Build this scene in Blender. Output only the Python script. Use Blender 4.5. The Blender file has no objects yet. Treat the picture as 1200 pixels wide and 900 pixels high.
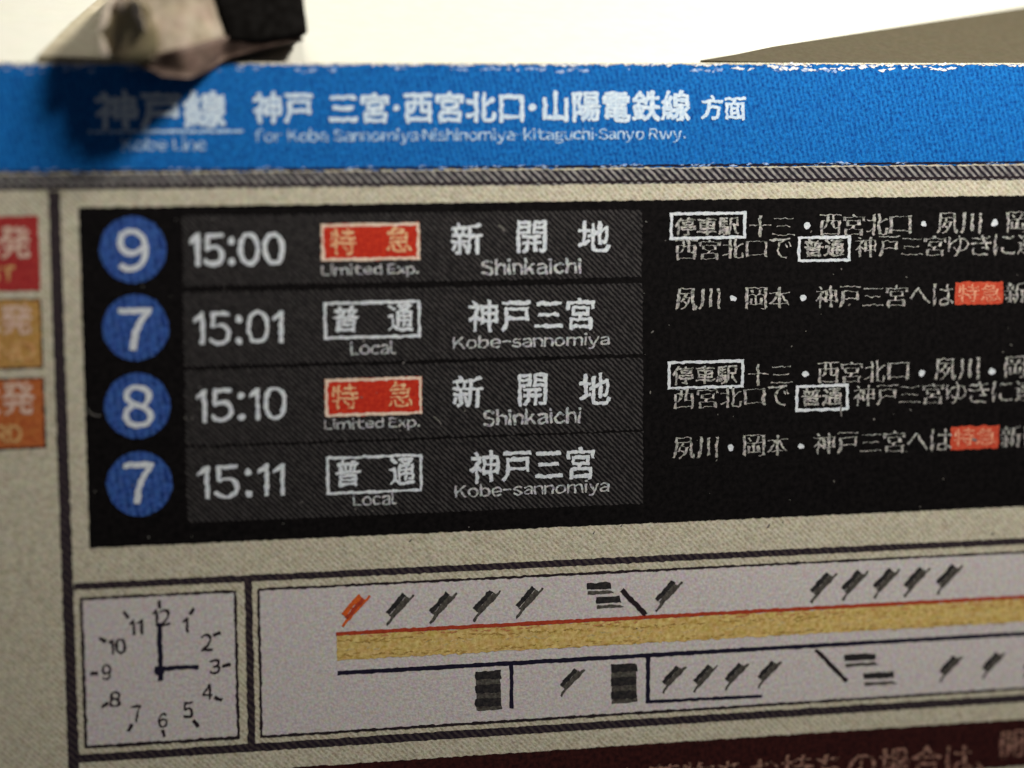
import bpy, math, random
import numpy as np
from mathutils import Vector, Matrix, noise
from mathutils.geometry import delaunay_2d_cdt
R = math.radians
sc = bpy.context.scene
sc.unit_settings.system = 'METRIC'
sc.unit_settings.scale_length = 0.001          # one unit is one millimetre
C = sc.collection
rnd = random.Random(7)

# ------------------------------------------------------------------ camera
DIST = 108.0
VH = Vector((12600, 85)); VV = Vector((650, 17100)); PP = Vector((600, 450))
F = math.sqrt(-((VH - PP).dot(VV - PP)))        # focal length in photo pixels
def opt(v): return Vector((v.x - PP.x, -(v.y - PP.y), -F)).normalized()   # camera space
cx_, cd_ = opt(VH), opt(VV)
bx = cx_; bz = -cd_; by = bz.cross(bx)          # board axes seen in camera space
ROT = Matrix((bx, by, bz))                      # camera space -> world
CAM = ROT @ Vector((0, 0, DIST))
cd = bpy.data.cameras.new('camera'); cam = bpy.data.objects.new('camera', cd); C.objects.link(cam)
cam.matrix_world = Matrix.Translation(CAM) @ ROT.to_4x4()
cd.sensor_width = 36; cd.lens = F / 1200 * 36; cd.clip_start = 1; cd.clip_end = 2000
cd.dof.use_dof = True; cd.dof.focus_distance = DIST + 1.9; cd.dof.aperture_fstop = 0.0132   # 5.3 mm of aperture in this millimetre scene
cd.dof.aperture_blades = 0
sc.camera = cam

# ------------------------------------------------------------------ world, lamps, exposure
w = bpy.data.worlds.new('World'); sc.world = w; w.use_nodes = True
bg = w.node_tree.nodes['Background']; bg.inputs[0].default_value = (0.95, 0.95, 1.0, 1); bg.inputs[1].default_value = 0.05
def lamp(name, loc, target, size, power, col):
    l = bpy.data.lights.new(name, 'AREA'); l.shape = 'DISK'; l.size = size; l.energy = power; l.color = col
    o = bpy.data.objects.new(name, l); C.objects.link(o); o.location = loc
    o.rotation_euler = (Vector(target) - Vector(loc)).to_track_quat('-Z', 'Y').to_euler()
    return o
lamp('desk_lamp', (40, -32, 80), (0, 0, 4), 20, 184000, (1.0, 0.965, 0.87))
lamp('ledge_fill', (-20, 90, 150), (0, 8, 14), 60, 180000, (1.0, 0.95, 0.80))   # added fill above and behind, so it brightens the white top only
sc.view_settings.view_transform = 'Standard'; sc.view_settings.look = 'None'
sc.view_settings.exposure = 0; sc.view_settings.gamma = 1
sc.cycles.max_bounces = 5; sc.cycles.transparent_max_bounces = 8

# ------------------------------------------------------------------ placing on the board plane (y = 0), board faces -y
def at(x, y, depth=0.0):
    d = ROT @ Vector((x - PP.x, -(y - PP.y), -F))
    t = (depth - CAM.y) / d.y
    p = CAM + d * t
    return p
def uv(x, y):
    p = at(x, y); return (p.x, p.z)
MMPX = DIST / F
def loc_scale(x, y):
    a, b = uv(x, y), uv(x, y + 10)
    return math.hypot(a[0] - b[0], a[1] - b[1]) / 10

# ------------------------------------------------------------------ materials
def mix_rgb(nt, a, b, fac, mode='MIX'):
    m = nt.nodes.new('ShaderNodeMix'); m.data_type = 'RGBA'; m.blend_type = mode
    for s, v in ((0, fac), (6, a), (7, b)):
        if hasattr(v, 'is_linked'): nt.links.new(v, m.inputs[s])
        elif s == 0: m.inputs[0].default_value = v
        else: m.inputs[s].default_value = (*v, 1)
    return m.outputs[2]
def ramp(nt, src, p0, p1, c0=0.0, c1=1.0):
    r = nt.nodes.new('ShaderNodeMapRange'); r.clamp = True
    nt.links.new(src, r.inputs[0])
    r.inputs[1].default_value = p0; r.inputs[2].default_value = p1; r.inputs[3].default_value = c0; r.inputs[4].default_value = c1
    return r.outputs[0]
def nz(nt, vec, scale, detail=2.0, rough=0.5, dist=0.0):
    n = nt.nodes.new('ShaderNodeTexNoise'); n.inputs['Scale'].default_value = scale; n.inputs['Detail'].default_value = detail
    n.inputs['Roughness'].default_value = rough; n.inputs['Distortion'].default_value = dist
    nt.links.new(vec, n.inputs['Vector']); return n.outputs['Fac'], n.outputs['Color']
def wave(nt, vec, ang, pitch, dist=1.0, dscale=2.0):
    mp = nt.nodes.new('ShaderNodeMapping'); nt.links.new(vec, mp.inputs[0]); mp.inputs['Rotation'].default_value = (0, R(ang), 0)
    wv = nt.nodes.new('ShaderNodeTexWave'); wv.bands_direction = 'X'; nt.links.new(mp.outputs[0], wv.inputs[0])
    wv.inputs['Scale'].default_value = 2 * math.pi / 20 / pitch; wv.inputs['Distortion'].default_value = dist
    wv.inputs['Detail'].default_value = 1.5; wv.inputs['Detail Scale'].default_value = dscale
    return wv.outputs['Fac']
MATS = {}
def ink(name, col, dark=None, light=None, amt=0.5, grain=8.0, stripe=None, rough=0.55, tint=0.12, bump=0.25, fade=0.0, spec=0.15):
    """printed colour: blotchy ink coverage, screen pattern, chroma speckle, rough paper relief.
    stripe = (angle, pitch mm, strength, colour, distortion)"""
    if name in MATS: return MATS[name]
    m = bpy.data.materials.new(name); m.use_nodes = True; nt = m.node_tree; P = nt.nodes['Principled BSDF']
    tc = nt.nodes.new('ShaderNodeTexCoord').outputs['Object']
    f1, c1 = nz(nt, tc, grain, 3.0, 0.6)
    f2, c2 = nz(nt, tc, grain * 0.28, 2.0, 0.5, 0.6)
    dark = dark or tuple(c * 0.62 for c in col); light = light or tuple(min(1, c * 1.3 + 0.01) for c in col)
    base = mix_rgb(nt, dark, light, ramp(nt, f1, 0.34, 0.66))
    out = mix_rgb(nt, col, base, amt)
    out = mix_rgb(nt, out, dark, ramp(nt, f2, 0.52, 0.72, 0, 0.45 * amt))
    if stripe:
        ang, pitch, st, scol, dst = stripe
        wf = wave(nt, tc, ang, pitch, dst, 3.0)
        f3, _ = nz(nt, tc, 2.6, 2.0)
        mul = nt.nodes.new('ShaderNodeMath'); mul.operation = 'MULTIPLY'
        nt.links.new(ramp(nt, wf, 0.35, 0.85, 0, st), mul.inputs[0]); nt.links.new(ramp(nt, f3, 0.3, 0.6, 0.35, 1.0), mul.inputs[1])
        out = mix_rgb(nt, out, scol, mul.outputs[0])
    if tint:
        f4, c4 = nz(nt, tc, grain * 0.62, 1.0)
        out = mix_rgb(nt, out, c4, tint, 'OVERLAY')
    nt.links.new(out, P.inputs['Base Color'])
    P.inputs['Roughness'].default_value = rough; P.inputs['Specular IOR Level'].default_value = spec
    if bump:
        b = nt.nodes.new('ShaderNodeBump'); b.inputs['Strength'].default_value = bump; b.inputs['Distance'].default_value = 0.03
        nt.links.new(f1, b.inputs['Height']); nt.links.new(b.outputs[0], P.inputs['Normal'])
    if fade:
        f5, _ = nz(nt, tc, grain * 0.7, 2.0)
        tr = nt.nodes.new('ShaderNodeBsdfTransparent'); mx = nt.nodes.new('ShaderNodeMixShader')
        nt.links.new(ramp(nt, f5, 0.40 - 0.05 + fade * 0.1, 0.47 + fade * 0.1, 1 - 0.0, 0.0), mx.inputs[0])
        # where coverage is thin the ink below shows
        out_n = nt.nodes['Material Output']
        inv = nt.nodes.new('ShaderNodeMath'); inv.operation = 'MULTIPLY'; inv.inputs[1].default_value = min(1, 0.45 + fade)
        nt.links.new(mx.inputs[0].links[0].from_socket, inv.inputs[0]); nt.links.new(inv.outputs[0], mx.inputs[0])
        nt.links.new(P.outputs[0], mx.inputs[1]); nt.links.new(tr.outputs[0], mx.inputs[2])
        nt.links.new(mx.outputs[0], out_n.inputs[0])
    MATS[name] = m; return m

CREAM   = ink('cream_paper_print', (0.46, 0.415, 0.31), dark=(0.29, 0.25, 0.175), light=(0.66, 0.61, 0.49), amt=0.75, grain=6.8, stripe=(45, 0.235, 0.55, (0.72, 0.68, 0.56), 1.6), bump=0.5)
GREYP   = ink('lilac_grey_print', (0.57, 0.52, 0.515), dark=(0.45, 0.40, 0.40), light=(0.70, 0.655, 0.66), amt=0.7, grain=6.5, bump=0.4, tint=0.26)
BLUE    = ink('blue_print', (0.002, 0.085, 0.37), dark=(0.001, 0.040, 0.22), light=(0.008, 0.19, 0.60), amt=0.85, grain=5.2, stripe=(14, 0.27, 0.45, (0.02, 0.22, 0.60), 2.6), tint=0.06, spec=0.1, rough=0.7)
DISC    = ink('disc_blue_print', (0.012, 0.05, 0.25), dark=(0.004, 0.02, 0.12), light=(0.05, 0.13, 0.44), amt=0.9, grain=4.0, spec=0.1, stripe=(8, 0.36, 0.3, (0.09, 0.17, 0.48), 2.5), tint=0.16)
BLACK   = ink('black_print', (0.0036, 0.0028, 0.0032), dark=(0.0015, 0.0012, 0.0015), light=(0.008, 0.0066, 0.007), amt=0.8, grain=3.5, rough=0.75, tint=0.0, bump=0.15, spec=0.06)
ROWB    = ink('charcoal_screened_print', (0.0065, 0.0055, 0.007), dark=(0.003, 0.003, 0.004), light=(0.014, 0.012, 0.013), amt=0.8, grain=6.0, stripe=(45, 0.215, 1.0, (0.058, 0.053, 0.053), 2.0), rough=0.75, tint=0.05, bump=0.15, spec=0.06)
ROPE    = ink('rope_screened_print', (0.016, 0.012, 0.020), dark=(0.006, 0.005, 0.010), light=(0.03, 0.025, 0.035), amt=0.6, grain=6.0, stripe=(45, 0.30, 0.95, (0.34, 0.32, 0.31), 1.0), tint=0.1)
ROPED   = ink('dark_rope_screened_print', (0.016, 0.010, 0.020), dark=(0.006, 0.004, 0.010), light=(0.035, 0.022, 0.03), amt=0.7, grain=5.0, stripe=(45, 0.30, 0.30, (0.16, 0.13, 0.11), 1.5), tint=0.1)
LINE    = ink('brown_black_line_print', (0.018, 0.010, 0.014), amt=0.7, grain=6.0, tint=0.1)
NAVY    = ink('blue_black_line_print', (0.008, 0.006, 0.022), amt=0.6, grain=5.0, tint=0.1)
WHITE   = ink('white_lettering', (0.66, 0.70, 0.74), dark=(0.42, 0.46, 0.55), light=(0.82, 0.84, 0.86), amt=0.7, grain=6.0, tint=0.14)
REDB    = ink('salmon_red_print', (0.54, 0.060, 0.030), dark=(0.40, 0.03, 0.015), light=(0.64, 0.12, 0.06), amt=0.6, grain=5.0, tint=0.06)
SALM    = ink('pale_salmon_lettering', (0.70, 0.26, 0.15), dark=(0.55, 0.10, 0.05), light=(0.80, 0.42, 0.27), amt=0.9, grain=5.0, tint=0.06)
WHITEB  = ink('white_on_blue_lettering', (0.62, 0.73, 0.85), dark=(0.36, 0.52, 0.74), light=(0.82, 0.88, 0.93), amt=0.75, grain=5.5, tint=0.05)
THINB   = ink('thin_white_on_blue_lettering', (0.40, 0.58, 0.82), dark=(0.16, 0.36, 0.68), light=(0.66, 0.78, 0.90), amt=0.9, grain=6.0, tint=0.05, fade=0.25)
THINW   = ink('thin_white_lettering', (0.56, 0.58, 0.59), dark=(0.30, 0.30, 0.34), light=(0.66, 0.68, 0.68), amt=0.9, grain=6.0, tint=0.22, fade=0.15)
SERIF   = ink('worn_white_lettering', (0.44, 0.43, 0.40), dark=(0.17, 0.16, 0.155), light=(0.62, 0.61, 0.57), amt=0.95, grain=5.5, tint=0.18, fade=0.22)
RED     = ink('red_print', (0.52, 0.022, 0.012), dark=(0.34, 0.012, 0.008), light=(0.66, 0.06, 0.02), amt=0.6, grain=5.0, tint=0.06)
GOLD    = ink('pale_gold_lettering', (0.72, 0.47, 0.22), dark=(0.60, 0.16, 0.06), light=(0.85, 0.66, 0.38), amt=0.95, grain=5.5, tint=0.10)
PEACH   = ink('peach_white_line', (0.78, 0.62, 0.50), dark=(0.66, 0.38, 0.26), light=(0.86, 0.76, 0.66), amt=0.7, grain=6.0, tint=0.1)
TRED    = ink('crimson_tile_print', (0.38, 0.025, 0.030), dark=(0.20, 0.012, 0.014), light=(0.48, 0.06, 0.05), amt=0.6, grain=5.0, tint=0.1)
TGOLD   = ink('ochre_tile_print', (0.46, 0.24, 0.06), dark=(0.28, 0.12, 0.025), light=(0.58, 0.36, 0.13), amt=0.7, grain=5.0, tint=0.15)
TORNG   = ink('orange_tile_print', (0.46, 0.10, 0.025), dark=(0.27, 0.05, 0.015), light=(0.56, 0.20, 0.06), amt=0.7, grain=5.0, tint=0.12)
TTXT    = ink('pinkish_tile_lettering', (0.66, 0.50, 0.42), dark=(0.50, 0.22, 0.14), light=(0.78, 0.66, 0.56), amt=0.8, grain=5.0, tint=0.1)
TTXY    = ink('yellowish_tile_lettering', (0.62, 0.38, 0.14), dark=(0.46, 0.16, 0.05), light=(0.74, 0.52, 0.24), amt=0.8, grain=5.0, tint=0.1)
STRIP   = ink('yellow_platform_print', (0.64, 0.43, 0.13), dark=(0.42, 0.26, 0.05), light=(0.78, 0.60, 0.25), amt=0.85, grain=4.0, stripe=(84, 0.50, 0.35, (0.62, 0.44, 0.20), 4.0), tint=0.16)
STRD    = ink('dark_ochre_mottle', (0.40, 0.25, 0.065), amt=0.8, grain=4.0, tint=0.12, fade=0.3)
STRL    = ink('pale_yellow_mottle', (0.62, 0.48, 0.24), amt=0.8, grain=4.0, tint=0.12, fade=0.3)
STRO    = ink('orange_mottle', (0.52, 0.22, 0.09), amt=0.8, grain=4.0, tint=0.12, fade=0.3)
ORLINE  = ink('orange_red_line', (0.38, 0.045, 0.016), dark=(0.25, 0.03, 0.015), amt=0.6, grain=4.0, tint=0.08)
ORANGE  = ink('orange_print', (0.62, 0.10, 0.012), dark=(0.36, 0.07, 0.02), amt=0.6, grain=5.0, tint=0.08)
ICON    = ink('charcoal_icon_print', (0.018, 0.017, 0.022), dark=(0.006, 0.006, 0.009), light=(0.045, 0.040, 0.038), amt=0.8, grain=5.0, tint=0.12)
ICONG   = ink('grey_icon_print', (0.062, 0.054, 0.048), dark=(0.03, 0.025, 0.022), light=(0.15, 0.14, 0.12), amt=0.8, grain=5.0, stripe=(50, 0.3, 0.4, (0.02, 0.018, 0.02), 2.0), tint=0.12)
MAROON  = ink('dark_maroon_print', (0.027, 0.005, 0.005), dark=(0.010, 0.002, 0.003), light=(0.055, 0.012, 0.010), amt=0.7, grain=4.0, tint=0.05, bump=0.1, spec=0.15)
MARTXT  = ink('faded_brown_lettering', (0.30, 0.145, 0.115), dark=(0.12, 0.04, 0.03), light=(0.42, 0.25, 0.19), amt=0.95, grain=4.5, tint=0.15, fade=0.40)
TORN    = ink('torn_white_paper_fibre', (0.80, 0.79, 0.80), dark=(0.62, 0.66, 0.80), amt=0.5, grain=6.0, tint=0.05)
FLECK   = ink('pale_blue_worn_ink', (0.26, 0.44, 0.76), dark=(0.08, 0.24, 0.62), light=(0.62, 0.70, 0.86), amt=0.9, grain=4.0, tint=0.03, fade=0.35)
LEDGE   = ink('pale_cream_plastic', (0.42, 0.415, 0.37), dark=(0.40, 0.39, 0.345), light=(0.44, 0.435, 0.39), amt=0.4, grain=1.2, tint=0.03, rough=0.5, bump=0.1)
TAUPE   = ink('taupe_shadow_wedge', (0.052, 0.043, 0.026), dark=(0.044, 0.036, 0.021), light=(0.060, 0.050, 0.032), amt=0.6, grain=3.0, tint=0.06, rough=0.8, bump=0.3)  # dark tone carries the shadow at the ledge's right
BODYM   = ink('weathered_beige_plastic', (0.27, 0.215, 0.16), dark=(0.19, 0.15, 0.105), light=(0.36, 0.30, 0.235), amt=0.7, grain=1.6, tint=0.08, rough=0.65, bump=0.5)
ARMM    = ink('dull_beige_plastic', (0.37, 0.325, 0.235), dark=(0.30, 0.26, 0.18), light=(0.42, 0.375, 0.285), amt=0.7, grain=1.4, tint=0.04, rough=0.7, bump=0.3)
GLUEM   = ink('olive_dried_glue', (0.40, 0.33, 0.20), dark=(0.30, 0.245, 0.145), light=(0.42, 0.35, 0.22), amt=0.8, grain=1.5, tint=0.06, rough=0.4, bump=0.5)
FLAKE   = ink('pinkish_dried_flake', (0.62, 0.53, 0.44), amt=0.5, grain=3.0, tint=0.06, rough=0.5)
TIPM    = ink('black_rubber', (0.0045, 0.0035, 0.003), amt=0.6, grain=2.0, tint=0.0, rough=0.6, bump=0.3, spec=0.05)
SOLEM   = ink('brown_underside', (0.095, 0.062, 0.050), dark=(0.06, 0.038, 0.03), light=(0.14, 0.095, 0.075), amt=0.6, grain=2.0, tint=0.05, rough=0.6, bump=0.3)
DUSTM   = ink('grey_dust', (0.16, 0.15, 0.14), amt=0.4, grain=4.0)

# ------------------------------------------------------------------ shapes
JIT, JF = 0.034, 3.6
LS = 0.4                                        # the printed layers lie a few microns apart
def rough_poly(pts, step=0.11, jit=JIT, jf=JF, seed=0.0, off=(0, 0), sgn=1):
    n = len(pts); out = []
    for i in range(n):
        a, b = Vector(pts[i]), Vector(pts[(i + 1) % n]); L = (b - a).length
        k = max(1, min(900, int(L / step + 0.5)))
        for j in range(k): out.append(a.lerp(b, j / k))
    if off != (0, 0) and len(out) > 2:
        m = len(out); res = []
        for i in range(m):
            d = out[(i + 1) % m] - out[i - 1]
            if d.length < 1e-9: res.append(out[i]); continue
            d.normalize(); nrm = Vector((d.y, -d.x)) * sgn
            res.append(Vector((out[i].x + nrm.x * off[0], out[i].y + nrm.y * off[1])))
        out = res
    if jit:
        res = []
        for p in out:
            v = noise.noise_vector(Vector((p.x * jf, p.y * jf, seed)))
            v2 = noise.noise_vector(Vector((p.x * jf * 2.7, p.y * jf * 2.7, seed + 9)))
            res.append(Vector((p.x + (v.x * 1.6 + v2.x * 0.9) * jit, p.y + (v.y * 1.6 + v2.y * 0.9) * jit)))
        out = res
    return out
def area(p): return 0.5 * sum(p[i][0] * p[(i + 1) % len(p)][1] - p[(i + 1) % len(p)][0] * p[i][1] for i in range(len(p)))
def clusters(polys):
    """outlines whose x ranges overlap belong together (a glyph and its counters)"""
    it = sorted((min(q[0] for q in p), max(q[0] for q in p), k) for k, p in enumerate(polys) if len(p) > 2)
    out, hi = [], -1e9
    for a, b, k in it:
        if a > hi or not out: out.append([])
        out[-1].append(polys[k]); hi = max(hi, b) if len(out[-1]) > 1 else b
    return out
def flat(name, polys, mat, parent, layer, origin=None):
    allp = [q for p in polys for q in p]
    if origin is None:
        origin = ((min(q[0] for q in allp) + max(q[0] for q in allp)) / 2, (min(q[1] for q in allp) + max(q[1] for q in allp)) / 2)
    vs, fs = [], []
    for grp in clusters(polys):
        P, E = [], []
        for p in grp:
            n0 = len(P); P += [Vector((q[0], q[1])) for q in p]; E += [(n0 + i, n0 + (i + 1) % len(p)) for i in range(len(p))]
        V, _, T, _, _, _ = delaunay_2d_cdt(P, E, [], 0, 1e-5)
        T = np.array(T); VV_ = np.array([(v.x, v.y) for v in V]); cen = VV_[T].mean(1)
        wn = np.zeros(len(T))
        for p in grp:
            a = np.array([(q[0], q[1]) for q in p]); b = np.roll(a, -1, 0)
            for c0 in range(0, len(T), 4000):
                c = cen[c0:c0 + 4000, None, :]
                cr = (b[:, 0] - a[:, 0]) * (c[..., 1] - a[:, 1]) - (b[:, 1] - a[:, 1]) * (c[..., 0] - a[:, 0])
                up = (a[:, 1] <= c[..., 1]) & (b[:, 1] > c[..., 1]) & (cr > 0); dn = (a[:, 1] > c[..., 1]) & (b[:, 1] <= c[..., 1]) & (cr < 0)
                wn[c0:c0 + 4000] += up.sum(1) - dn.sum(1)
        sg = 1 if sum(area(p) for p in grp) > 0 else -1
        keep = T[wn * sg > 0.5]; n0 = len(vs)
        vs += [(x - origin[0], 0, y - origin[1]) for x, y in VV_]
        for t in keep:
            a, b, c = (VV_[k] for k in t)
            ccw = (b[0] - a[0]) * (c[1] - a[1]) - (b[1] - a[1]) * (c[0] - a[0]) > 0
            t = [int(k) + n0 for k in t]; fs.append(t if ccw else t[::-1])
    me = bpy.data.meshes.new(name); me.from_pydata(vs, [], fs); me.update()
    me.materials.append(mat)
    o = bpy.data.objects.new(name, me); C.objects.link(o)
    wl = Vector((origin[0], -layer * LS, origin[1]))
    put(o, parent, wl)
    return o
WORLD = {}
def put(o, parent, wl):
    WORLD[o.name] = Vector(wl)
    if parent: o.parent = parent; o.location = Vector(wl) - WORLD[parent.name]
    else: o.location = wl
def rect_uv(x0, y0, x1, y1):
    a, b = uv(x0, y0), uv(x1, y1); return [(a[0], b[1]), (b[0], b[1]), (b[0], a[1]), (a[0], a[1])]
def rect(name, tl, br, mat, parent, layer, jit=JIT, seed=None):
    p = rough_poly(rect_uv(*tl, *br), jit=jit, seed=rnd.random() * 50 if seed is None else seed)
    return flat(name, [p], mat, parent, layer)
def poly(name, pts, mat, parent, layer, jit=JIT):
    return flat(name, [rough_poly([uv(*p) for p in pts], jit=jit, seed=rnd.random() * 50)], mat, parent, layer)
def ring(name, tl, br, t, mat, parent, layer, jit=JIT, top=True):
    q = rect_uv(*tl, *br); x0, z0 = q[0]; x1, z1 = q[2]; s = rnd.random() * 50
    o = [(x0, z0), (x1, z0), (x1, z1), (x0, z1)]; i = [(x0 + t, z0 + t), (x0 + t, z1 - t), (x1 - t, z1 - t), (x1 - t, z0 + t)]
    return flat(name, [rough_poly(o, jit=jit, seed=s), rough_poly(i, jit=jit, seed=s + 4)], mat, parent, layer)
def ellipse(name, cx, cy, rx, mat, parent, layer):
    c = uv(cx, cy); e = uv(cx + rx, cy)[0] - c[0]
    p = [(c[0] + e * math.cos(k * math.tau / 90), c[1] + e * 1.02 * math.sin(k * math.tau / 90)) for k in range(90)]
    return flat(name, [rough_poly(p, jit=0.03, seed=rnd.random() * 50)], mat, parent, layer)
FC = {}
def glyphs(s):
    if s in FC: return FC[s]
    c = bpy.data.curves.new('t', 'FONT'); c.body = s; o = bpy.data.objects.new('t', c); C.objects.link(o)
    dg = bpy.context.evaluated_depsgraph_get(); oe = o.evaluated_get(dg); cv = oe.to_curve(dg)
    out = []
    for sp in cv.splines:
        if sp.type != 'BEZIER':
            out.append([(q.co.x, q.co.y) for q in sp.points]); continue
        b = sp.bezier_points; n = len(b); pts = []
        for i in range(n):
            p0, p3 = b[i], b[(i + 1) % n]
            a0, a1, a2, a3 = p0.co, p0.handle_right, p3.handle_left, p3.co
            straight = abs((a3 - a0).cross(a1 - a0).z) < 1e-6 and abs((a3 - a0).cross(a2 - a0).z) < 1e-6
            for j in range(1 if straight else 5):
                t = j / 5; u = 1 - t
                q = a0 * u ** 3 + a1 * 3 * u * u * t + a2 * 3 * u * t * t + a3 * t ** 3; pts.append((q.x, q.y))
        out.append(pts)
    oe.to_curve_clear(); bpy.data.objects.remove(o); bpy.data.curves.remove(c)
    FC[s] = out; return out
FULL = {ch: chr(ord(ch) + 0xFEE0) for ch in map(chr, range(0x21, 0x7f))}
def bb(g):
    P = [q for p in g for q in p]; return min(q[0] for q in P), max(q[0] for q in P), min(q[1] for q in P), max(q[1] for q in P)
EM = bb(glyphs('口口'))[1] - bb(glyphs('口'))[1]
def one():
    """a plain flagged 1 without a foot"""
    _, _, z0, z1 = bb(glyphs(FULL['4'])); h = z1 - z0; w = 0.125 * h
    return [[(0.0, z0 + .80 * h), (0.0, z0 + .70 * h), (.20 * h, z0 + .80 * h), (.20 * h, z0), (.20 * h + w, z0), (.20 * h + w, z1), (.20 * h + w * .25, z1)][::-1]]
def compose(s):
    """[(char, outlines)] set side by side; latin letters come from the full-width forms, closed up"""
    out, x, prev = [], 0.0, False
    for ch in s:
        if ch == ' ': x += 0.27 * EM; continue
        lat = ch in FULL
        if not lat:
            g = glyphs(ch)
            if ch == '·':
                b = bb(g); out.append((ch, [[(q[0] - b[0] + x + .06 * EM, q[1]) for q in p] for p in g])); x += b[1] - b[0] + .12 * EM
            else: out.append((ch, [[(q[0] + x, q[1]) for q in p] for p in g])); x += EM
        else:
            g = glyphs(FULL[ch]) if ch != '1' else one(); b = bb(g); k = 0.62 if ch in '-' else 1.0; gap = (0.07 if ch == ':' else 0.05 if ch in "il1.,'" or ch.isdigit() else 0.035) * EM
            out.append((ch, [[((q[0] - b[0]) * k + x + gap, q[1]) for q in p] for p in g])); x += (b[1] - b[0]) * k + 2 * gap
    return out
def text(s, x0, x1, ytop, ybot, mat, parent, layer=0.05, bold=(0.02, 0.02), jit=JIT, name='lettering', side=None):
    """lettering s fitted between photo x0..x1; ytop / ybot are its top and bottom at the left end"""
    cs = compose(s); gx0, gx1, gy0, gy1 = bb([p for _, g in cs for p in g])
    if name == 'lettering' and len(s) == 1 or ord(s[0]) > 0x3000: name = 'character'
    a, b = uv(x0, ytop), uv(x0, ybot); c = uv(x1, ybot)
    X0, X1, Z1, Z0 = (a[0] + b[0]) / 2, c[0], a[1], b[1]
    sx, sz = (X1 - X0) / (gx1 - gx0), (Z1 - Z0) / (gy1 - gy0)
    seed = rnd.random() * 50; groups = []
    for ch, g in cs:
        sg = 1 if sum(area(p) for p in g) > 0 else -1
        ps = [rough_poly([(X0 + (q[0] - gx0) * sx, Z0 + (q[1] - gy0) * sz) for q in p], step=0.07, jit=jit, seed=seed, off=bold, sgn=sg) for p in g]
        if ord(ch) > 0x3000: groups.append([ps, 'character'])
        elif groups and groups[-1][1] != 'character': groups[-1][0].extend(ps)
        else: groups.append([ps, name])
    return [flat(n, ps, mat, parent, layer) for ps, n in groups][0]
def empty(name, loc):
    o = bpy.data.objects.new(name, None); C.objects.link(o); o.empty_display_size = 3; put(o, None, loc); return o
def tag(o, label=None, cat=None, group=None, kind=None):
    for k, v in (('label', label), ('category', cat), ('group', group), ('kind', kind)):
        if v: o[k] = v
    return o

# ------------------------------------------------------------------ the board
ztop = uv(600, 74)[1]; xl = uv(-330, 500)[0]; xr = uv(1560, 500)[0]; zb = uv(600, 1150)[1]
board = empty('station_board', (0, 0, zb))
tag(board, 'printed station departure board with blue header, black timetable, clock and platform map', 'sign')
def box(name, x0, x1, y0, y1, z0, z1, mat, parent, bev=0.06):
    import bmesh
    bm = bmesh.new(); bmesh.ops.create_cube(bm, size=1)
    for v in bm.verts: v.co = Vector((v.co.x * (x1 - x0), v.co.y * (y1 - y0), v.co.z * (z1 - z0)))
    if bev: bmesh.ops.bevel(bm, geom=bm.edges[:], offset=bev, segments=3, affect='EDGES', profile=0.6)
    me = bpy.data.meshes.new(name); bm.to_mesh(me); bm.free(); me.materials.append(mat)
    o = bpy.data.objects.new(name, me); C.objects.link(o); put(o, parent, ((x0 + x1) / 2, (y0 + y1) / 2, (z0 + z1) / 2)); return o
box('backing_sheet', xl, xr, 0.0, 0.7, zb, ztop + 0.03, CREAM, board, 0.05)

# header
hb = flat('header_band', [rough_poly([(xl + .1, uv(600, 197.5)[1]), (xr - .1, uv(600, 197.5)[1]), (xr - .1, ztop - 0.06), (xl + .1, ztop - 0.06)], jit=0.045, seed=3)], BLUE, board, 0.015)
text('神戸線', 113, 265, 108, 150, WHITEB, hb, bold=(0.07, 0.06), jit=0.06)
rect('underline', (103, 152.5), (285, 155.5), THINB, hb, 0.05, jit=0.02)
text('Kobe Line', 143, 242, 161, 177, THINB, hb, bold=(0.012, 0.012), jit=0.045)
text('神戸', 297, 366, 108.5, 144, WHITEB, hb, bold=(0.05, 0.045), jit=0.045)
text('三宮', 386, 455, 109, 144, WHITEB, hb, bold=(0.05, 0.05), jit=0.045)
text('·', 461, 468, 123, 130, WHITEB, hb, bold=(0.02, 0.02))
text('西宮北口', 474, 613, 108, 143, WHITEB, hb, bold=(0.05, 0.05), jit=0.045)
text('·', 620, 628, 122, 129.5, WHITEB, hb, bold=(0.02, 0.02))
text('山陽電鉄線', 637, 808, 107, 142.5, WHITEB, hb, bold=(0.05, 0.045), jit=0.045)
text('方面', 822, 873, 113, 140, WHITEB, hb, bold=(0.035, 0.03), jit=0.045)
text('for Kobe Sannomiya·Nishinomiya-kitaguchi·Sanyo Rwy.', 298, 803, 151.5, 170.5, THINB, hb, bold=(0.014, 0.010), jit=0.034)
# frayed white fibres and chipped ink along the header's edges
def flecks(name, y, dens, x_from, x_to, hgt, mat, layer, seed, spread=0.0, thr=-0.1):
    r2 = random.Random(seed); ps = []
    x = x_from
    while x < x_to:
        L = r2.uniform(3, 13)
        if noise.noise(Vector((x * 0.02, seed, 0))) + r2.uniform(-.35, .35) > thr + (1 - dens):
            dy = r2.gauss(0, spread); h = r2.uniform(0.4, 1) * hgt
            a = uv(x, y(x) + dy); s = MMPX
            q = [(a[0] - L * s / 2, a[1]), (a[0] - L * s * .2, a[1] - h * s * .5), (a[0] + L * s * .25, a[1] - h * s * .4), (a[0] + L * s / 2, a[1] + h * s * .1), (a[0] + L * s * .1, a[1] + h * s * .5)]
            ps.append(rough_poly(q, step=0.05, jit=0.05, jf=5, seed=x))
        x += L * r2.uniform(0.25, 1.1)
    return tag(flat(name, ps, mat, board, layer), kind='stuff')
zt_px = lambda x: 75.5 - (600 - x) * 0.0010
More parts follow.
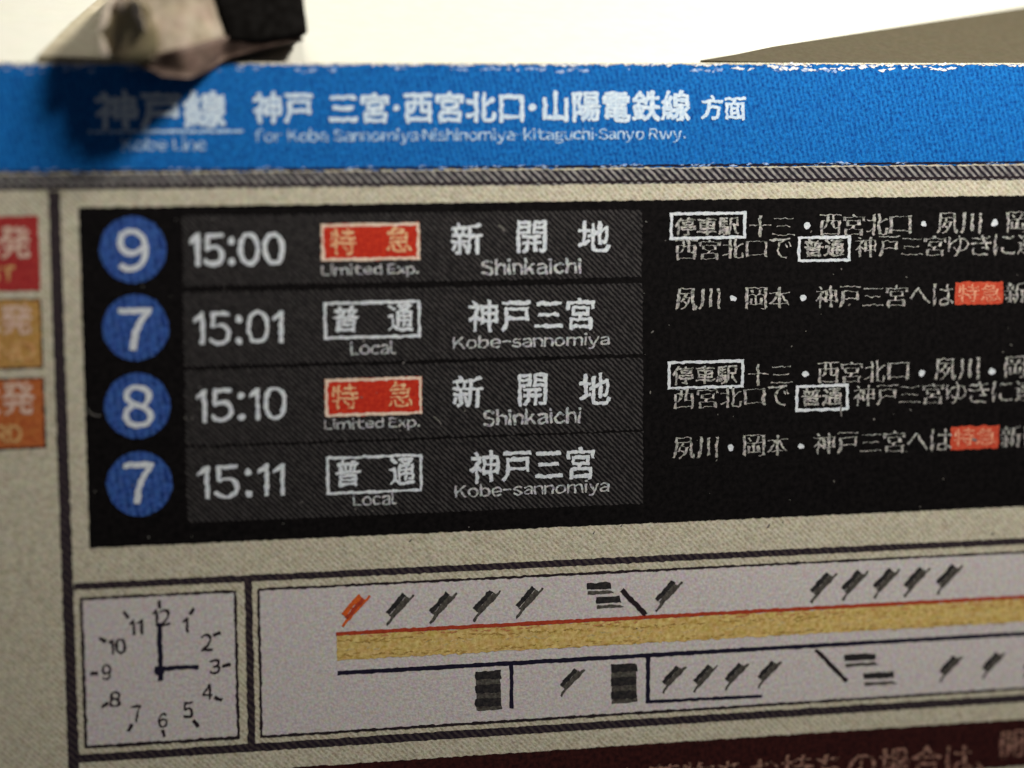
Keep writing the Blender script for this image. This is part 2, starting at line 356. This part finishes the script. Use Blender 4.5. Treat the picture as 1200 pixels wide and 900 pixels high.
flecks('torn_edge_fibres', lambda x: zt_px(x) + 0.3, 1.0, -60, 1260, 2.8, TORN, 0.055, 5, 0.5)
flecks('chipped_ink', lambda x: zt_px(x) + 5.5, 0.8, -60, 1000, 4.5, FLECK, 0.035, 11, 1.5)
flecks('chipped_ink', lambda x: zt_px(x) + 4.5, 1.0, 860, 1120, 4.0, TORN, 0.040, 12, 1.0)
flecks('worn_lower_edge', lambda x: 200 - (x) * 0.0085, 0.75, -60, 1260, 2.2, FLECK, 0.035, 21, 0.8)

# frame bars
rope = flat('frame_bar', [rough_poly([(xl + .1, uv(0, 223.5)[1]), (xr - .1, uv(0, 223.5)[1]), (xr - .1, uv(0, 205)[1]), (xl + .1, uv(0, 205)[1])], jit=0.04, seed=8)], ROPE, board, 0.014)
def hbar(x0, ytop, ybot, mat, layer=0.016, x1=1540, jit=JIT, name='frame_bar', parent=None):
    a, b = uv(x0, ytop), uv(x0, ybot); X1 = xr - .15 if x1 > 1500 else uv(x1, ytop)[0]
    return flat(name, [rough_poly([(a[0], b[1]), (X1, b[1]), (X1, a[1]), (a[0], a[1])], jit=jit, seed=rnd.random() * 50)], mat, parent or board, layer)
def vbar(x0, x1, ytop, ybot, mat, layer=0.016, name='frame_bar', parent=None, jit=JIT):
    a, b = uv(x0, ytop), uv(x1, ytop); z = uv(x0, ybot)[1]
    return flat(name, [rough_poly([(a[0], z), (b[0], z), (b[0], a[1]), (a[0], a[1])], jit=jit, seed=rnd.random() * 50)], mat, parent or board, layer)
bars = vbar(56.5, 70, 224, 1120, ROPED, 0.018)
hbar(86, 683.5, 691.5, ROPED); hbar(90, 884.5, 894, ROPED)
vbar(286.5, 295.5, 681, 878, ROPED, 0.019)
# thin dark border lines beside the rope bars
hbar(-320, 202.6, 205.6, NAVY, 0.022); hbar(-320, 222.4, 225.2, LINE, 0.022)

# left column of tiles
def tile(tl, br, mat, s1, s1box, s2, s2box, m1, m2, lab):
    t = rect('exit_tile', tl, br, mat, board, 0.02, jit=0.03); t['label'] = lab
    ring('tile_border', tl, br, 0.09, LINE if mat is not TRED else TRED, t, 0.03, jit=0.04)
    text(s1, *s1box, m1, t, bold=(0.035, 0.035), jit=0.05); text(s2, *s2box, m2, t, bold=(0.03, 0.03), jit=0.05)
tile((-50, 254.5), (47.5, 340), TRED, '先発', (-38, 36, 266, 303), '1ST', (-25, 18, 313, 330), TTXT, TTXY, 'crimson tile')
tile((-49, 351.5), (51, 431.5), TGOLD, '先発', (-37, 38, 358, 393), '2ND', (-26, 41, 402, 423), TTXT, TTXY, 'ochre tile')
tile((-48, 445), (54.5, 525), TORNG, '次発', (-36, 40, 449, 487), '3RD', (-22, 26, 499, 520), TTXT, TTXY, 'orange tile')

# black display panel
dp = flat('display_panel', [rough_poly([(uv(92, 243)[0], uv(107, 642)[1]), (xr - .4, uv(107, 642)[1]), (xr - .4, uv(92, 243)[1]), (uv(92, 243)[0], uv(92, 243)[1])], jit=0.03, seed=13)], BLACK, board, 0.02)
rows = [((213, 253), (752, 324.5)), ((214, 343), (752.5, 414.5)), ((216, 434), (753, 503.5)), ((217.5, 525), (753, 590))]
rp = []
for tl, br in rows: rp.append(rect('timetable_row', tl, br, ROWB, board, 0.030, jit=0.05))
for (cx, cy, rr), (s, x0, x1, a, b) in zip([(156, 292.5, 39), (159, 384, 38.8), (161, 475.5, 38.6), (163.5, 567, 38.4)],
        [('9', 138, 174, 269, 318), ('7', 140, 178, 362, 410), ('8', 144, 180, 452, 501), ('7', 146, 181, 543, 590)]):
    d = ellipse('platform_disc', cx, cy, rr, DISC, board, 0.035); d['label'] = 'blue disc with platform number ' + s
    text(s, x0, x1, a, b, WHITE, d, 0.05, bold=(0.03, 0.03), jit=0.035, name='numeral')
for r, (s, x0, x1, a, b, bo) in zip(rp, [('15:00', 223, 333, 274, 312, 0.04), ('15:01', 228, 332, 365.5, 404.5, 0.012), ('15:10', 230, 336, 456, 495, 0.012), ('15:11', 232, 334, 546.5, 585.5, 0.005)]):
    text(s, x0, x1, a, b, WHITE, r, 0.05, bold=(bo, bo), jit=0.045)
def badge(tl, br, mat, line, s1, b1, s2, b2, tm, r, cap, cb, lab, bo):
    t = rect('service_badge', tl, br, mat, board, 0.036, jit=0.03); t['label'] = lab
    ring('border', tl, br, 0.15, line, t, 0.044, jit=0.04)
    text(s1, *b1, tm, t, 0.05, bold=(bo, bo), jit=0.055); text(s2, *b2, tm, t, 0.05, bold=(bo, bo), jit=0.055)
    text(cap, *cb, THINW, r, 0.05, bold=(0.010, 0.010), jit=0.034)
badge((376, 262.5), (492, 304), RED, PEACH, '特', (387, 417, 269, 298), '急', (453, 482, 265, 295), GOLD, rp[0], 'Limited Exp.', (377, 491, 310, 326), 'red limited express badge', 0.015)
badge((379, 354), (493, 395), ROWB, WHITE, '普', (391, 420, 359, 389), '通', (455, 484, 357, 388), WHITE, rp[1], 'Local', (411, 464, 400, 416), 'black outlined local train badge', 0.03)
badge((380.5, 444.5), (494.5, 485), RED, PEACH, '特', (389, 419, 451, 480), '急', (455, 484, 448, 477), GOLD, rp[2], 'Limited Exp.', (380, 492, 491, 507), 'red limited express badge', 0.005)
badge((382, 535.5), (495, 575.5), ROWB, WHITE, '普', (394, 422, 540, 570), '通', (457, 486, 537, 568), WHITE, rp[3], 'Local', (414, 465, 577.5, 593), 'black outlined local train badge', 0.03)
for r, y in ((rp[0], 0), (rp[2], 179.5)):
    dx = 0 if y == 0 else 1.5
    for s, x0, x1, a, b in (('新', 529, 565, 262, 298), ('開', 606, 640, 259.5, 296), ('地', 678, 714, 259, 295)):
        text(s, x0 + dx, x1 + dx * .3, a + y, b + y, WHITE, r, 0.05, bold=(0.035, 0.03), jit=0.05)
    text('Shinkaichi', 564 + dx, 681, 304 + y * .985, 322.5 + y * .985, THINW, r, 0.05, bold=(0.02, 0.02), jit=0.045)
for r, y in ((rp[1], 0), (rp[3], 177)):
    dx = 0 if y == 0 else 2
    text('神戸三宮', 549 + dx, 696, 352 + y, 389 + y, WHITE, r, 0.05, bold=(0.03, 0.03), jit=0.05)
    text('Kobe-sannomiya', 531 + dx, 714, 394 + y * .985, 413 + y * .985, THINW, r, 0.05, bold=(0.012, 0.010), jit=0.034)

# small print on the right of the display
SB = (0.024, -0.030)
def smallprint(dx, dy, r):
    k = dy / 174.0
    grp = rect('notice_area', (783 + dx * k * 0, 246 + dy), (1490, 345 + dy), BLACK, board, 0.0255, jit=0.0); 
    def T(s, x0, x1, a, b, bo=SB, m=SERIF): text(s, x0 + dx, x1 + dx, a + dy, b + dy, m, grp, 0.045, bold=bo, jit=0.05)
    ring('outline_box', (785 + dx, 249 + dy), (874 + dx, 279.5 + dy), 0.16, WHITE, grp, 0.045, jit=0.035)
    T('停車駅', 791, 866, 255, 276, (0.025, 0.01))
    pitch = 27.4
    def run(s, x, a, b, p=pitch, bo=SB):
        for i, ch in enumerate(s):
            if ch == '・':
                T('·', x + i * p + 11, x + i * p + 17, a + 9.5 - i * p * .016, a + 16 - i * p * .016, (0.02, 0.02), WHITE); continue
            slope = 0.016 if dy < 100 else 0.031
            dd = i * p * slope; e = 1.5; t_ = 0.0
            if ch in '三': t_ = 3
            if ch in '口へ': t_ = 3
            T(ch, x + i * p + e, x + (i + 1) * p - e, a + t_ - dd, b - t_ * .7 - dd, bo if ch not in 'でゆきにへは' else (0.0, -0.012))
    run('十三・西宮北口・夙川・岡本・神戸', 877, 252.5, 278.5)
    run('西宮北口で', 790, 280.5, 305.5, 27.6)
    ring('outline_box', (935 + dx, 277 + dy), (996.5 + dx, 306 + dy), 0.16, WHITE, grp, 0.045, jit=0.035)
    T('普通', 942, 989, 281, 301, (0.03, 0.02))
    run('神戸三宮ゆきに連絡して', 1001, 277, 302, 27.0)
    run('夙川・岡本・神戸三宮へは', 790, 338, 364, 27.4)
    return grp
g1 = smallprint(0, 0, None)
g2 = smallprint(-2.5, 174.5, None)
for g, dx, dy in ((g1, 0, 0), (g2, -5, 169)):
    rect('red_box', (1119.5 + dx, 331 + dy), (1175 + dx, 356 + dy), REDB, g, 0.040, jit=0.04)['label'] = 'red box'
    text('特急', 1123 + dx, 1172 + dx, 333.5 + dy, 354 + dy, SALM, g, 0.060, bold=(0.02, 0.0), jit=0.05)
    text('新開地ゆきを', 1177 + dx, 1335 + dx, 330.5 + dy, 356 + dy, SERIF, g, 0.045, bold=SB, jit=0.05)

# clock
ck = rect('clock_face', (94.5, 701), (280.5, 864.5), GREYP, board, 0.02)
ring('clock_frame', (93.5, 700), (281.2, 865.5), 0.15, LINE, ck, 0.035, jit=0.035)
def cz(x, y): return (60 + x / 3.75, 660 + y / 3.75)
for s, x0, y0, x1, y1 in (('12', 447, 203, 525, 275), ('1', 580, 240, 603, 305), ('2', 660, 312, 710, 385), ('3', 695, 422, 743, 485), ('4', 666, 537, 710, 600),
        ('5', 580, 612, 625, 680), ('6', 470, 660, 511, 722), ('7', 352, 627, 400, 700), ('8', 256, 565, 306, 632), ('9', 225, 447, 265, 512), ('10', 255, 335, 330, 400), ('11', 345, 250, 403, 315)):
    a, b = cz(x0, y0), cz(x1, y1); text(s, a[0], b[0], a[1], b[1], LINE, ck, 0.04, bold=(0.018, 0.018), jit=0.04, name='numeral')
def stroke(name, p, q, wpx, mat, parent, layer=0.04, jit=JIT):
    a, b = Vector(uv(*p)), Vector(uv(*q)); d = (b - a).normalized(); n = Vector((-d.y, d.x)) * wpx * MMPX / 2
    return flat(name, [rough_poly([a - n, b - n, b + n, a + n], jit=jit, step=0.07, seed=rnd.random() * 50)], mat, parent, layer)
for x0, y0, x1, y1 in ((474, 163, 477, 198), (627, 198, 612, 225), (712, 317, 746, 303), (752, 452, 790, 446), (718, 588, 752, 603), (625, 688, 646, 718),
        (490, 732, 498, 762), (355, 707, 340, 738), (250, 613, 222, 634), (170, 484, 208, 482), (210, 328, 242, 345), (318, 210, 340, 240)):
    stroke('tick', cz(x0, y0), cz(x1, y1), 4.0, LINE, ck, 0.04, 0.03)
stroke('minute_hand', cz(480, 515), cz(477, 262), 5.2, NAVY, ck, 0.046, 0.03)
stroke('hour_hand', cz(455, 462), cz(650, 455), 5.0, NAVY, ck, 0.048, 0.03)
ellipse('hub', *cz(478, 472), 6.0, NAVY, ck, 0.05)

# platform map
mp = flat('platform_map', [rough_poly([(uv(303, 691)[0], uv(307, 862.5)[1]), (xr - .3, uv(307, 862.5)[1]), (xr - .3, uv(303, 691)[1]), (uv(303, 691)[0], uv(303, 691)[1])], seed=31)], GREYP, board, 0.0195)
a = (uv(301.5, 689.5)); b = uv(306, 864.5); t = 0.13
X1 = xr - .2
flat('map_frame', [rough_poly([(a[0], b[1]), (X1, b[1]), (X1, a[1]), (a[0], a[1])], seed=1), rough_poly([(a[0] + t, b[1] + t), (a[0] + t, a[1] - t), (X1 - t, a[1] - t), (X1 - t, b[1] + t)], seed=2)], LINE, mp, 0.035)
hbar(394.5, 745, 774, STRIP, 0.030, name='platform_strip', parent=mp, jit=0.05)
hbar(394, 740.5, 745, ORLINE, 0.036, name='platform_edge_line', parent=mp, jit=0.025)
hbar(395, 786.3, 791.3, NAVY, 0.036, name='track_line', parent=mp, jit=0.025)
vbar(597, 601.5, 778, 830, NAVY, 0.038, 'wall_line', mp, 0.025)
vbar(757, 762, 770, 823, NAVY, 0.038, 'wall_line', mp, 0.025)
stroke('wall_line', (757, 822.3), (893, 815.5), 4.0, NAVY, mp, 0.040, 0.025)
stroke('wall_line', (728.5, 691), (757, 720.5), 6.0, LINE, mp, 0.040, 0.03)
stroke('wall_line', (956, 761), (992, 798), 5.0, LINE, mp, 0.040, 0.03)
for dy, amp, m, dens, sd in ((7.5, 1.2, 'TGOLD', 0.9, 41), (24, 1.6, 'TGOLD', 1.0, 43), (15, 2.5, 'STRIPL', 0.85, 45), (2.5, 1.0, 'ORLINE', 0.7, 47)):
    flecks('strip_mottle', lambda x: 745 + dy - (x - 394) * 0.0525, dens, 396, 1235, 2.6, {'TGOLD': STRD, 'STRIPL': STRL, 'ORLINE': STRO}[m], 0.034, sd, amp, -0.25)
ICONS = {}
def icon(x, y, k=1.0, col='charcoal'):
    """slanted escalator symbol: bar, lighter lower flank, thin long line"""
    body = [(0, 0), (20, -22.5), (24.5, -19), (4.5, 3.5)]; flank = [(4.5, 3.5), (24.5, -19), (28, -16), (7.5, 6.5)]; line = [(0.3, 14.5), (6.5, 5.5), (28, -17.5), (32.5, -21.5), (34.5, -20), (30, -14.5), (8.5, 8.5), (2.5, 16.5)]
    key = (round(k, 2), col, round(rnd.random() * 2))
    m1, m2 = (ORANGE, ORLINE) if col == 'orange' else (ICON, ICONG)
    o = uv(x, y)
    def mk(name, pts, mat, parent, layer):
        kk = (key, name)
        wl = (o[0], -layer * LS, o[1])
        if kk not in ICONS:
            ob = flat(name, [rough_poly([uv(x + px * k, y + py * k) for px, py in pts], step=0.07, jit=0.035, seed=rnd.random() * 50)], mat, parent, layer, origin=o); ICONS[kk] = ob.data
        else:
            ob = bpy.data.objects.new(name, ICONS[kk]); C.objects.link(ob); put(ob, parent, wl)
        return ob
    h = mk('escalator_symbol', body, m1, mp, 0.042)
    mk('flank', flank, m2, h, 0.044); mk('handrail', line, m1 if col == 'orange' else ICONG, h, 0.041)
    if col == 'orange': h['label'] = 'orange symbol'
icon(400, 718.8, 1.0, 'orange')
for x, y in ((452, 717), (502.8, 715.4), (554, 712.3), (604, 708.8), (767.5, 701.5), (949, 691.3), (985.5, 689), (1022.5, 686.6), (1058.5, 684.8), (1096.5, 682)): icon(x, y, 0.98 if x < 760 else 0.95)
for x, y in ((656, 802), (775.5, 798.5), (812, 797.5), (849, 795), (887.5, 792.5), (1100.5, 786), (1150.5, 782), (1199, 781)): icon(x, y, 0.86)
def bench(x, y, w, h1, gap):
    b = poly('bench_symbol', [(x, y), (x + w, y - w * .045), (x + w + 1, y + h1 - w * .045), (x, y + h1)], ICON, mp, 0.040)
    poly('bench_underline', [(x + 1, y + h1 + gap), (x + w, y + h1 + gap - w * .045), (x + w + 5, y + h1 + gap + 3 - w * .05), (x + 1, y + h1 + gap + 4)], ICONG, b, 0.042)  # thin grey printed line under the dark block
bench(687.5, 683.5, 28, 7.5, 2.0); bench(698.5, 699.5, 28, 7.5, 2.5)
bench(989.5, 767.0, 36, 7.5, 3.0); bench(1012, 788.5, 35, 7.0, 4.0)
for x, ys in ((557, 787), (716, 778.5)):
    s = poly('stairs_symbol', [(x, ys), (x + 29, ys - 1.5), (x + 31, ys + 44), (x + 1.5, ys + 46)], ICONG, mp, 0.038)
    for k in range(3): poly('step', [(x - .3, ys + k * 16), (x + 29.5, ys - 1.5 + k * 16), (x + 29 + 2 * (k != 1), ys + 7.5 + k * 16), (x + .5, ys + 9.5 + k * 16)], ICON, s, 0.042, jit=0.05)

# maroon notice at the bottom
nb = hbar(280, 903.5, 963, MAROON, 0.02, name='notice_band', jit=0.035)
text('大きなお荷物をお持ちの場合は、', 600, 1152, 907, 944, MARTXT, nb, 0.04, bold=(0.03, 0.0), jit=0.06)
text('開', 1172, 1199, 858, 888, MARTXT, nb, 0.04, bold=(0.03, 0.02), jit=0.06)

# ------------------------------------------------------------------ white sloping surface behind, taupe shadow wedge on it
import bmesh
SL = R(66)                                      # the white surface leans back from the board's top edge
sdir = Vector((0, math.sin(SL), math.cos(SL)))  # up the slope
snor = Vector((0, -math.cos(SL), math.sin(SL)))
O = Vector((0, 0.25, ztop - 0.02))
def on_slope(x, y, lift=0.0):
    """photo pixel -> point of the slope raised by lift"""
    d = ROT @ Vector((x - PP.x, -(y - PP.y), -F)); o = O + snor * lift
    t = (o - CAM).dot(snor) / d.dot(snor); return CAM + d * t
def solid(name, outline, dirv, depth, mat, parent=None, bev=0.0, seg=3, smooth=True, rough=0.0, sub=0):
    """outline (world points) pushed by dirv*depth, with rounded edges"""
    bm = bmesh.new(); vs = [bm.verts.new(p) for p in outline]; f = bm.faces.new(vs)
    r = bmesh.ops.extrude_face_region(bm, geom=[f]); ev = [g for g in r['geom'] if isinstance(g, bmesh.types.BMVert)]
    bmesh.ops.translate(bm, verts=ev, vec=dirv * depth)
    bmesh.ops.recalc_face_normals(bm, faces=bm.faces[:])
    if bev: bmesh.ops.bevel(bm, geom=bm.edges[:], offset=bev, segments=seg, affect='EDGES', profile=0.6, clamp_overlap=True)
    if sub:
        bmesh.ops.triangulate(bm, faces=[f for f in bm.faces if len(f.verts) > 4])
        bmesh.ops.subdivide_edges(bm, edges=bm.edges[:], cuts=sub, use_grid_fill=True)
    if rough:
        for v in bm.verts: v.co += noise.noise_vector(v.co * 0.9) * rough + noise.noise_vector(v.co * 2.6) * rough * .4
    c = sum((v.co for v in bm.verts), Vector()) / len(bm.verts)
    for v in bm.verts: v.co -= c
    me = bpy.data.meshes.new(name); bm.to_mesh(me); bm.free(); me.materials.append(mat)
    if smooth:
        for p in me.polygons: p.use_smooth = True
    o = bpy.data.objects.new(name, me); C.objects.link(o); put(o, parent, c); return o
L = 40
A = O + Vector((xl - 4, 0, 0)); B = O + Vector((xr + 4, 0, 0))
slope = solid('white_ledge', [A, B, B + sdir * L, A + sdir * L], snor, -1.2, LEDGE, None, smooth=False)
tag(slope, kind='structure')
# taupe wedge laid where a shadow falls, its shade put into the colour
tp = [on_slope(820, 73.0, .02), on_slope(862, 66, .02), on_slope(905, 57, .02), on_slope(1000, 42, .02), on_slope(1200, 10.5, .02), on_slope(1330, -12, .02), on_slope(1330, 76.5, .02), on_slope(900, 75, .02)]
shade_wedge = solid('taupe_shadow_wedge', tp, snor, 0.12, TAUPE, None, bev=0.03, smooth=False)
tag(shade_wedge, 'taupe wedge painted as a shadow along the blue header at the right', 'shade_wedge')

# ------------------------------------------------------------------ blurred clip over the top edge
base = on_slope(230, 60)
clip = empty('board_clip', base)
tag(clip, 'out of focus beige clip with black end and brown underside over the blue header', 'clip')
PY = -2.75                                        # how far its front stands before the board
def fr(x, y, d=0.0):
    k = min(1, max(0, (x - 212) / 50)); k = k * k * (3 - 2 * k)
    m = min(1, max(0, (185 - x) / 55)); m = m * m * (3 - 2 * m); k = max(k, m * 0.5)   # the lump stands out most in its middle
    return at(x, y, PY * (1 - k) - 0.45 * k + d)
yv = Vector((0, 1, 0))
rear = on_slope(122, -3).y
body = solid('clip_body', [fr(126, -11), fr(127, 8), fr(130, 40), fr(138, 67), fr(168, 71), fr(215, 62), fr(264, 50), fr(262, 24), fr(252, -2), fr(249, -11)], yv, rear - PY, BODYM, clip, bev=0.45, seg=4, rough=0.09, sub=3)
tipo = solid('clip_tip', [fr(250, -12, -.1), fr(252, 2, -.1), fr(266, 50, -.1), fr(300, 50, -.1), fr(361, 41, -.1), fr(357, 0, -.1), fr(356, -12, -.1)], yv, rear * .8, TIPM, clip, bev=0.35, seg=4, rough=0.06, sub=3)
sole = solid('clip_underside', [fr(150, 66, .1), fr(165, 77, .1), fr(190, 89, .1), fr(222, 92, .1), fr(240, 87, .1), fr(262, 71, .1), fr(300, 61, .1), fr(358, 47, .1), fr(340, 34, .1), fr(262, 43, .1), fr(210, 56, .1)], yv, 2.4, SOLEM, clip, bev=0.22, rough=0.05, sub=3)
def arm_outline():
    p = [(44, 73), (56, 60), (69, 47), (84, 32), (101, 17), (120, 1), (136, -12), (150, -30), (185, -30), (185, 74), (110, 75)]
    return [on_slope(x, y, .03) for x, y in p]
solid('clip_arm', arm_outline(), snor, 0.35, ARMM, clip, bev=0.10, seg=3, smooth=True)
def blob(name, pts, mat, d, thick, bev, seed=0):
    q = rough_poly([(x, y) for x, y in pts], step=4.0, jit=2.2, jf=0.11, seed=seed)
    return solid(name, [fr(p.x, p.y, d) for p in q], yv, thick, mat, clip, bev=bev, seg=2, rough=0.03)
blob('dried_glue', [(121, 30), (130, 14), (146, 5), (160, -4), (176, 12), (184, 40), (186, 62), (168, 74), (142, 72), (127, 60), (118, 42)], GLUEM, -.02, 0.3, 0.08, 3)
for k, q in enumerate(([(125, -4), (136, -2), (129, 12), (124, 28), (117, 40), (115, 34), (121, 14)], [(138, 0), (148, 2), (146, 12), (143, 18), (139, 10)], [(152, 0), (163, 2), (168, 24), (172, 36), (166, 36), (158, 22)], [(117, 40), (124, 52), (127, 66), (122, 70), (117, 58)])):
    blob('flake', q, FLAKE, -.14, 0.2, 0.03, k * 7)

# ------------------------------------------------------------------ dust and fibres
dp_ = []
r3 = random.Random(4)
for k in range(110):
    x, y = r3.uniform(100, 1195), r3.uniform(245, 640); s = r3.uniform(0.25, 0.9) * MMPX * (1 if r3.random() > .06 else 2.2); c = uv(x, y); an = r3.uniform(0, 3.14); e = r3.uniform(1, 2.6)
    dp_.append([(c[0] + s * e * math.cos(an) * math.cos(q) - s * math.sin(an) * math.sin(q), c[1] + s * e * math.sin(an) * math.cos(q) + s * math.cos(an) * math.sin(q)) for q in [j * math.tau / 7 for j in range(7)]])
d = flat('dust', dp_, DUSTM, None, 0.06); tag(d, 'fine pale dust scattered over the black timetable', 'dust', kind='stuff')
def fibre(pts, wpx, lab):
    P = [Vector(uv(*p)) for p in pts]; n = len(P); w = wpx * MMPX / 2; Lp, Rp = [], []
    for i in range(n):
        d = (P[min(i + 1, n - 1)] - P[max(i - 1, 0)]).normalized(); m = Vector((-d.y, d.x)) * w; Lp.append(P[i] + m); Rp.append(P[i] - m)
    o = flat('lint_fibre', [Lp + Rp[::-1]], DUSTM, None, 0.062); tag(o, lab, 'fibre', 'stray fibres on the board')
fibre([(101, 478), (106, 484), (112, 487), (118, 487)], 1.3, 'tiny pale fibre on the black panel left of disc 8')
fibre([(584, 264), (589, 267), (591, 271)], 2.2, 'tiny pale fibre between the first two characters of the top row destination')
fibre([(986, 474), (985, 480), (986, 488)], 2.0, 'tiny pale fibre hanging under the lower outlined box')
fibre([(508, 488), (514, 493), (517, 497)], 1.6, 'tiny pale fibre right of the lower red badge')
